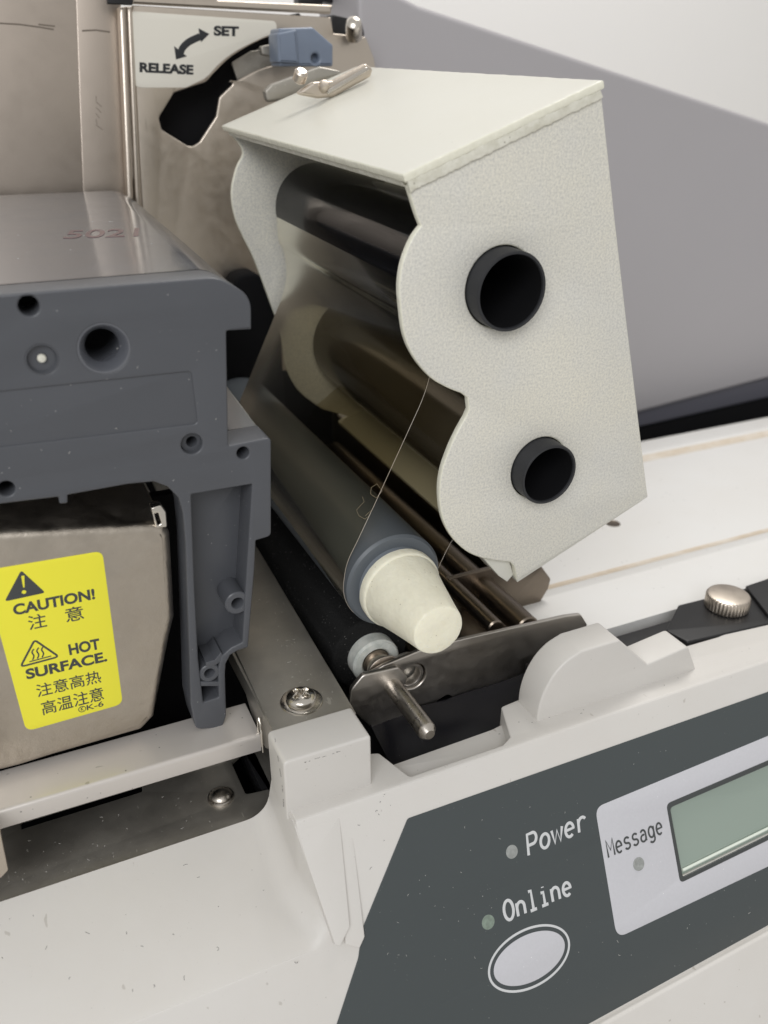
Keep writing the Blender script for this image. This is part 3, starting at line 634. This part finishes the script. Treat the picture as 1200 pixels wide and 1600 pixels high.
# top plate, back plate, bottom plate
TLp = Vector((9.86,19.91,-2.02)); TRp = Vector((H.P(939,126)[0],19.91,H.P(939,126)[1]+.02))
fT = Fr(TLp, TRp-TLp, WB); wT = (TRp-TLp).length
if fT.n.z < 0: print('flip top')
random.seed(3)
def rough_edge(p, q, n, amp):
    return [(p[0]+(q[0]-p[0])*k/n+random.uniform(-amp,amp)*(0<k<n), p[1]+(q[1]-p[1])*k/n+random.uniform(-amp,amp)*(0<k<n)) for k in range(n)]
LEN = 15.3
tp = rough_edge((0,0),(wT,0),40,.012)+rough_edge((wT,0),(wT,LEN),50,.02)+rough_edge((wT,LEN),(0,LEN),12,.01)+rough_edge((0,LEN),(0,0),50,.008)
slab('top_plate', fT, tp, .22, 'frost_smooth', fcg, bevel=.05, res=2, edge='frost_rim_glow')
slab('top_inner_layer', fT.up(-.23), [(.06,.3),(wT-.1,.3),(wT-.1,LEN-.4),(.06,LEN-.4)], .16, 'frost_edge', fcg, bevel=.04)
RRp = Vector((H.P(1012,777)[0],20.1,H.P(1012,777)[1])); BLp = Vector((H.P(808,906)[0],20.1,H.P(808,906)[1]))
q0 = TRp + Vector((-.25,.35,-.35)); q1 = RRp + Vector((-.28,.1,.12))
fB = Fr(q0, q1-q0, WB); wB = (q1-q0).length
slab('back_plate', fB, [(0,0),(wB,0),(wB,LEN-.6),(0,LEN-.6)], .2, 'frost_smooth', fcg, bevel=.03)
r0 = RRp + Vector((-.2,.1,.02)); r1 = BLp + Vector((.02,.1,-.0))
fD = Fr(r1, r0-r1, WB); wD = (r0-r1).length
slab('bottom_plate', fD, [(0,-.1),(wD,-.1),(wD,LEN-.6),(0,LEN-.6)], .2, 'frost_smooth', fcg, bevel=.03)
slab('bottom_lip', H.up(-.2), rnd(pix(H,[(752,868),(800,876),(808,902),(798,914),(785,905)]),.03), .9, 'frost_smooth', fcg, bevel=.03)
def tube(c, ro, ri, proud, roll_r, rmat, lab, y0=20.65, y1=34.0):
    t = lathe('tube', [(ri,16.2),(ri,-proud+.03),(ri+.02,-proud),(ro-.02,-proud),(ro,-proud+.03),(ro,16.2),(ri,16.2)], c, WB, 'tube', fcg, n=72)
    lathe('tube_bore_shade', [(ri-.004,-proud+.07),(ri-.004,3.0),(0,3.0)], c, WB, 'matte_black', fcg, n=64)  # matte black liner added to paint the tube's inside dark
    lathe('tube_shade_disc', [(0,2.6),(ri+.01,2.6),(ri+.01,3.0),(0,3.0)], c, WB, 'matte_black', fcg, n=40)  # added black disc, shade for the depth of the hollow tube
    a, b = y0-20, y1-20
    return lathe('film_roll', [(ro,a),(roll_r-.03,a),(roll_r,a+.03),(roll_r,b-.03),(roll_r-.03,b),(ro,b)], c, WB, rmat, fcg, n=96, label=lab)
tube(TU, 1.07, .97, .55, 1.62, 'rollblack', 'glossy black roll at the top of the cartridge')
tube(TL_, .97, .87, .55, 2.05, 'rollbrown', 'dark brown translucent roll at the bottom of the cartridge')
# clear brown film: upper roll -> left of grey roller -> round it -> lower roll
GR = (10.4, -14.25); GRr = 1.62
path = [(TU.x-1.50,TU.z+.3),(TU.x-1.59,TU.z-.3),(TU.x-1.56,TU.z-1.2),(11.55,-6.6),(11.62,-7.5),(11.42,-8.3),(11.0,-9.2),(10.43,-10.35),(9.86,-11.5),(9.3,-12.6),(8.92,-13.35)]
path += [(GR[0]+(GRr+.012)*math.cos(math.radians(a)), GR[1]+(GRr+.012)*math.sin(math.radians(a))) for a in range(172,340,12)]
path += [(12.55,-13.5),(13.2,-12.95),(TL_.x-.95,TL_.z-1.95)]
path = smooth(path, 5)
vs, fs = [], []; n0 = len(path); ysf = [21.45+12.5*k/14 for k in range(15)]
for y in ysf:
    for (x,z) in path: vs.append((x, y, z+(y-20)*.033))
for j in range(14):
    for k in range(n0-1): fs.append((j*n0+k,j*n0+k+1,(j+1)*n0+k+1,(j+1)*n0+k))
film = from_faces('film_sheet', vs, fs, 'film', fcg, fixn=False, label='clear brown film looped round the grey roller')
sweep('film_edge', [(x,21.45,z+.048) for x,z in path], 0.006, 'stain', film)

FF = Fr((9.86,0,-11.5),(0,-1,0),(.445,0,.895)).up(.012)
sq = pix(FF,[(580,762),(589,756),(597,767),(588,778),(579,772),(580,762)])
bl = pix(FF,[(566,776),(569,784),(563,790),(557,797),(561,806),(570,811),(577,806),(581,797),(576,801),(571,806)])
strokes('film_mark', FF, [sq], .007, 'stain', film, h=.004); strokes('film_mark', FF, [bl], .006, 'stain', film, h=.004)
# ================================================================ ROLLERS
gr = root('transfer_roller', 'smooth blue grey roller plugged with a tapered cream rubber cap', 'roller', (GR[0],28,-15.9))
gc = (GR[0],0,GR[1]-0.17)
lathe('roller_body', [(0,21.15),(1.3,21.15),(GRr-.08,21.17),(GRr,21.25),(GRr,38),(0,38)], gc, (0,1,.01), 'roller', gr, n=96)
lathe('sleeve', [(0,20.85),(1.2,20.85),(1.23,20.87),(1.23,21.6),(0,21.6)], gc, (0,1,0.01), 'sleeve', gr, n=64)
random.seed(5)
lathe('rubber_cap', [(0,18.22),(.3,18.2),(.74,18.21),(.785,18.235),(.805,18.28),(.88,18.7),(.98,19.2),(1.09,19.75),(1.19,20.2),(1.27,20.55),(1.31,20.58),(1.335,20.64),(1.335,20.88),(1.30,20.92),(1.0,20.93)], (GR[0],0,GR[1]+.0), (0,1,0), 'cap', gr, n=96, jit=.004)
pr = root('pressure_roller', 'black foam roller with steel shaft and pale nylon bushing under grey roller', 'roller', (9.95,28,-18.8))
pc = (9.9,0,-17.35)
lathe('foam_body', [(0,21.9),(1.30,21.9),(1.38,22.0),(1.38,38),(0,38)], pc, (0,1,0), 'foam', pr, n=80, jit=.015)
lathe('bushing', [(.50,21.9),(.50,21.42),(.56,21.36),(.78,21.38),(.84,21.46),(.84,21.95)], pc, (0,1,0), 'bushing', pr, n=48)
lathe('retaining_collar', [(.3,20.95),(.44,20.95),(.46,21.0),(.46,21.15),(.36,21.18),(.36,21.4),(.46,21.42),(.46,21.9)], pc, (0,1,0), 'nickel', pr, n=6+34)
clip = FY(20.78)
cc = (9.9,-17.35)
arcp = [(cc[0]+.62*math.cos(math.radians(a)), cc[1]+.62*math.sin(math.radians(a))) for a in range(-20,221,12)]
arci = [(cc[0]+.36*math.cos(math.radians(a)), cc[1]+.36*math.sin(math.radians(a))) for a in range(220,-21,-12)]
slab('retaining_clip', clip, arcp+arci, .09, 'nickel', pr, bevel=.02)
lathe('shaft', [(0,17.72),(.16,17.72),(.28,17.88),(.30,17.95),(.30,38.5),(0,38.5)], (9.97,0,-17.58), (0,1,0), 'pin', pr, n=40)
lathe('shaft_shoulder', [(.30,20.3),(.40,20.3),(.43,20.34),(.43,21.0),(.3,21.0)], (9.93,0,-17.5), (0,1,0), 'nickel', pr, n=40)

# ================================================================ ROLLER BRACKET
rb = root('roller_bracket', 'long polished nickel arm holding the steel shaft, ending behind the rounded guide', 'bracket', (13,20.3,-19))
RB = FY(20.55)
lo_ = [(548,1108,0),(556,1066,.2),(600,1040,.1),(668,1012,.1),(728,998,.1),(884,963,.2),(908,960,.25),(918,976,.2),(905,1040,.2),(812,1065,0),(718,1086,.03),(713,1093,.03),(700,1085,.2),(684,1095,.1),(668,1114,.2),(584,1140,.1)]
slab('arm', RB, rnd([(*RB.P(a,b),c) for a,b,c in lo_],.05), .16, 'arm', rb, holes=[circ(RB.P(645,1057),.50,40)], bevel=.045, res=3)
c_ = RB.P(643,1058)
lathe('bearing', [(.36,-.3),(.36,.02),(.38,.05),(.47,.05),(.49,.02),(.49,-.4)], RB.up(-.12).W(*c_), RB.n, 'arm', rb, n=40)
slab('bearing_backing', RB.up(-.5), circ(c_,.6,32), .12, 'nickel_dark', rb, bevel=.03)
TB = FY(20.28)
lo_ = [(547,1106,.1),(549,1078,.25),(568,1055,.25),(622,1043,.12),(637,1058,.12),(634,1068,.1),(627,1078,.1),(632,1094,.1),(650,1110,.1),(668,1114,.05),(588,1141,.1)]
slab('shaft_tab', TB, rnd([(*TB.P(a,b),c) for a,b,c in lo_],.05,7), .2, 'arm', rb, bevel=.05, res=3)

# ================================================================ GUIDE RODS AND REAR BRACKET
gd = root('guide_rods', 'pair of dark bronzed steel rods running under the milky cartridge', 'guide rods', (15,28,-18))
lathe('rod', solid_cyl(.46,20.9,39,.05), (15.55,0,-17.3), (0,1,0), 'brown_steel', gd, n=40)
lathe('rod', solid_cyl(.30,20.9,39,.05), (14.2,0,-16.9), (0,1,0), 'brown_steel', gd, n=32)
slab('under_tray', FZ(18.0), [(11.6,20.9),(16.8,20.9),(16.8,41.5),(11.6,41.5)], .1, 'brown_steel', gd, bevel=.02)
slab('dark_blocker_plate', FX(16.55), [(-24.1,-16.75),(-24.1,-19.6),(-41.7,-19.6),(-41.7,-16.2)], .15, 'brown_steel', gd, bevel=.02)  # added dark plate, blocks the bright tray from view behind the rods
rk = FY(24.0)
rkp = slab('rear_bracket', rk, rnd([(*rk.P(700,905),0),(*rk.P(800,880),0),(*rk.P(847,886),.15),(*rk.P(861,905),.2),(*rk.P(857,920),.1),(*rk.P(824,975),.1),(*rk.P(760,985),0)],.05), .22, 'brown_steel', None, bevel=.05)
rkp['label'] = 'dark bronzed metal bracket with a pointed end below the cartridge corner'; rkp['category'] = 'bracket'

# ================================================================ BLACK RAIL WITH KNURLED THUMBSCREW
ra = root('guide_rail', 'black rail with knurled metal thumbscrew behind the white ledge', 'rail', (24,20,-19))
box('rail_bar', (15.2,19.05,18.35), (40,20.4,19.0), 'black', ra, bevel=.04)
Z2 = FZ(17.95)
slab('rail_block', Z2, rnd(pix(Z2,[(1040,985),(1060,945),(1215,906),(1300,880),(1330,960),(1200,975),(1075,1003)]),.15), .7, 'black', ra, bevel=.06)
slab('rail_step', FZ(17.8), rnd(pix(FZ(17.8),[(1165,915),(1210,900),(1420,850),(1440,905),(1200,960)]),.08), .5, 'black', ra, bevel=.05)
kc = FZ(17.38).P(1139,928); KR = .80
vs, fs = [], []; nk = 144
for (r, z) in ((0,0),(KR-.1,0),(KR-.03,-.03),(KR,-.10),(KR,-.52),(KR-.04,-.58),(.4,-.6)):
    for k in range(nk):
        rr = r + (.018 if (k//2)%2 else -.012)*(r == KR); a = 2*math.pi*k/nk
        vs.append((kc[0]+rr*math.cos(a), kc[1]+rr*math.sin(a), -17.38+z))
for i in range(6):
    for k in range(nk): fs.append((i*nk+k,i*nk+(k+1)%nk,(i+1)*nk+(k+1)%nk,(i+1)*nk+k))
from_faces('thumbscrew', vs, fs, 'nickel', ra)

# ================================================================ REAR LID
ld = root('rear_hood', 'large lavender grey plastic hood with sloping top edge behind the cartridge', 'printer hood', (45,43,-18))
LY = FY(41.0)
lo_ = [(*LY.P(560,-60),0),(*LY.P(600,-20),0),(*LY.P(655,8),.5),(*LY.P(1200,191),0),(*LY.P(1500,293),0),(*LY.P(1500,515),0),(*LY.P(1200,592),0),(*LY.P(1000,645),0),(*LY.P(560,755),0)]
slab('hood_shell', LY, rnd(lo_,.1), 5, 'lid', ld, bevel=.28, res=6, smooth_ang=70)
LE = FY(41.6)
slab('hood_seal', LE, pix(LE,[(560,740),(1000,640),(1200,590),(1500,513),(1500,548),(1200,622),(1000,668),(560,775)]), 3, 'lid_edge', ld, bevel=.2, res=4)
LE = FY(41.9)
slab('hood_gap_shade', LE, pix(LE,[(560,770),(1000,660),(1200,612),(1500,535),(1500,620),(1200,690),(1000,730),(560,840)]), 3, 'matte_black', ld, bevel=.1)  # black slab standing in for the shade in the gap below the hood
# dark pieces at the top edge
tb = FY(44)
hb = slab('hinge_bar', tb, rnd(pix(tb,[(466,-20),(560,-14),(580,6),(576,14),(506,2),(500,18),(468,14)]),.05), .8, 'black', None, bevel=.08)
hb['label'] = 'small black hinge bar at the top edge behind the nickel frame'; hb['category'] = 'hinge'

# ================================================================ MACHINE INTERIOR (dark)
it = box('interior_floor', (5.3,17.2,19.9), (16.8,41,20.6), 'black', None, bevel=.02); it['kind'] = 'structure'
iw = box('interior_base', (-12,18.8,23), (75,46,23.6), 'matte_black', None, bevel=.02); iw['kind'] = 'structure'
iv = box('interior_wall', (-12,41.9,4), (17,42.4,23), 'matte_black', None, bevel=.02); iv['kind'] = 'structure'
ib = box('interior_baffle', (-12,25.8,12), (5.3,26.2,23), 'matte_black', None, bevel=.02); ib['kind'] = 'structure'
# wrinkled black sheet inside the opening
vs, fs = [], []; nx, ny = 26, 12
for j in range(ny):
    for i in range(nx):
        x = 9.2+6.8*i/(nx-1); y = 18.2+2.3*j/(ny-1)
        vs.append((x, y, -19.5+.05*math.sin(x*1.1+y*2)+.03*math.sin(x*2.3-y*2)+.25*(y-18.2)))
for j in range(ny-1):
    for i in range(nx-1): fs.append((j*nx+i,j*nx+i+1,(j+1)*nx+i+1,(j+1)*nx+i))
n0 = len(vs); vs += [(a,b,c-.04) for a,b,c in vs]; fs += [tuple(n0+k for k in reversed(f)) for f in fs]
bs = from_faces('cable_sheath', vs, fs, 'sheath', None, fixn=False, smooth_ang=80); bs['label'] = 'slightly wavy black plastic sheath in the gap below the steel shaft'; bs['category'] = 'cable sheath'

# ---------------------------------------------------------------- lint, scuffs
def lint(fr, quad, n, material, parent, seed, r=.007, L=.16):
    random.seed(seed); pls = []
    Q = [Vector(fr.P(*q)) for q in quad]
    for i in range(n):
        a, b = random.random(), random.random()
        p = (Q[0]*(1-a)+Q[1]*a)*(1-b) + (Q[3]*(1-a)+Q[2]*a)*b
        th = random.uniform(0,6.3); l = L*random.uniform(.15,1)**1.5/4; k = random.uniform(-.9,.9); pl = []
        for j in range(5):
            pl.append((p.x, p.y)); p = p + Vector((math.cos(th),math.sin(th)))*l; th += k
        pls.append(pl)
    o = strokes('lint', fr, pls, r, material, parent, h=r*.8); o['kind'] = 'stuff'
M['lintd'] = mat('dark_lint', (0.10,0.095,0.09), 0.9); M['lintl'] = mat('pale_lint', (0.5,0.49,0.46), 0.9)
DK = Fr((0,14.86,-21.0),(1,0,0),(0,1,.364)).up(.002)
lint(DK, [(-10,1600),(480,1500),(400,1310),(-10,1420)], 22, 'lintd', hs, 1, .006)
lint(SL.up(.001), [(560,1420),(640,1250),(600,1240),(520,1330)], 12, 'lintd', hs, 2, .006, .1)
lint(Z18, [(650,1215),(1190,1015),(1150,1010),(820,1120)], 16, 'lintd', hs, 3, .006, .1)
lint(PN, [(600,1500),(900,1580),(900,1200),(650,1300)], 26, 'lintl', cp, 4, .004, .08)
lint(PN, [(900,1480),(1200,1420),(930,1480),(900,1560)], 8, 'lintl', cp, 5, .005, .1)
lint(FZ(17.49), [(0,1245),(400,1120),(380,1110),(60,1200)], 22, 'lintd', hs, 6, .007, .16)
lint(bz, [(10,1390),(340,1290),(300,1230),(30,1310)], 40, 'lintl', bp_, 7, .006, .1)
lint(FZ(16.498), [(470,1080),(530,1090),(420,920),(390,940)], 34, 'lintl', sb, 8, .006, .13)
lint(CF, [(0,760),(380,745),(340,520),(0,520)], 12, 'lintl', fc, 9, .005, .09)
lint(ZT, [(0,430),(300,420),(180,320),(0,320)], 16, 'lintl', fc, 10, .008, .1)
M['mark'] = mat('dark_scratch', (0.2,0.17,0.14), 0.5, 0.5)
random.seed(21)
A6 = A2.up(.004)
strokes('scratch', A6, [pix(A6,[(-4,36),(30,38),(60,42),(84,46)]), pix(A6,[(128,48),(150,47),(172,50)]), pix(A6,[(60,38),(86,41)])], .03, 'mark', sf, h=.004)
strokes('scratch', A6, [pix(A6,[(150,150+9*k),(152+random.uniform(-4,12),158+9*k)]) for k in range(6)], .012, 'mark', sf, h=.004)
BL2 = FX(5.145)
def scuff(fr, pts, r, parent, seed, material='lintd'):
    random.seed(seed); pls = []; P_ = pix(fr, pts)
    for a, b in zip(P_[:-1], P_[1:]):
        for k in range(3):
            t0 = random.random()*.7; t1 = t0+random.uniform(.1,.3); A_, B_ = Vector(a), Vector(b)
            j = Vector((random.uniform(-.02,.02),random.uniform(-.02,.02)))
            pls.append([tuple(A_.lerp(B_,t0)+j), tuple(A_.lerp(B_,(t0+t1)/2)+j*.3), tuple(A_.lerp(B_,t1)+j)])
    o = strokes('scuff_marks', fr, pls, r, material, parent, h=.004); o['kind'] = 'stuff'
scuff(BL2, [(429,1150),(432,1170),(436,1195),(440,1220),(442,1240),(443,1262)], .007, hs, 3)
scuff(B.up(.001), [(474,1192),(490,1187),(512,1180),(533,1173)], .007, hs, 4)
C.scene.render.engine = 'CYCLES'
C.scene.cycles.transparent_max_bounces = 16
C.scene.cycles.max_bounces = 8
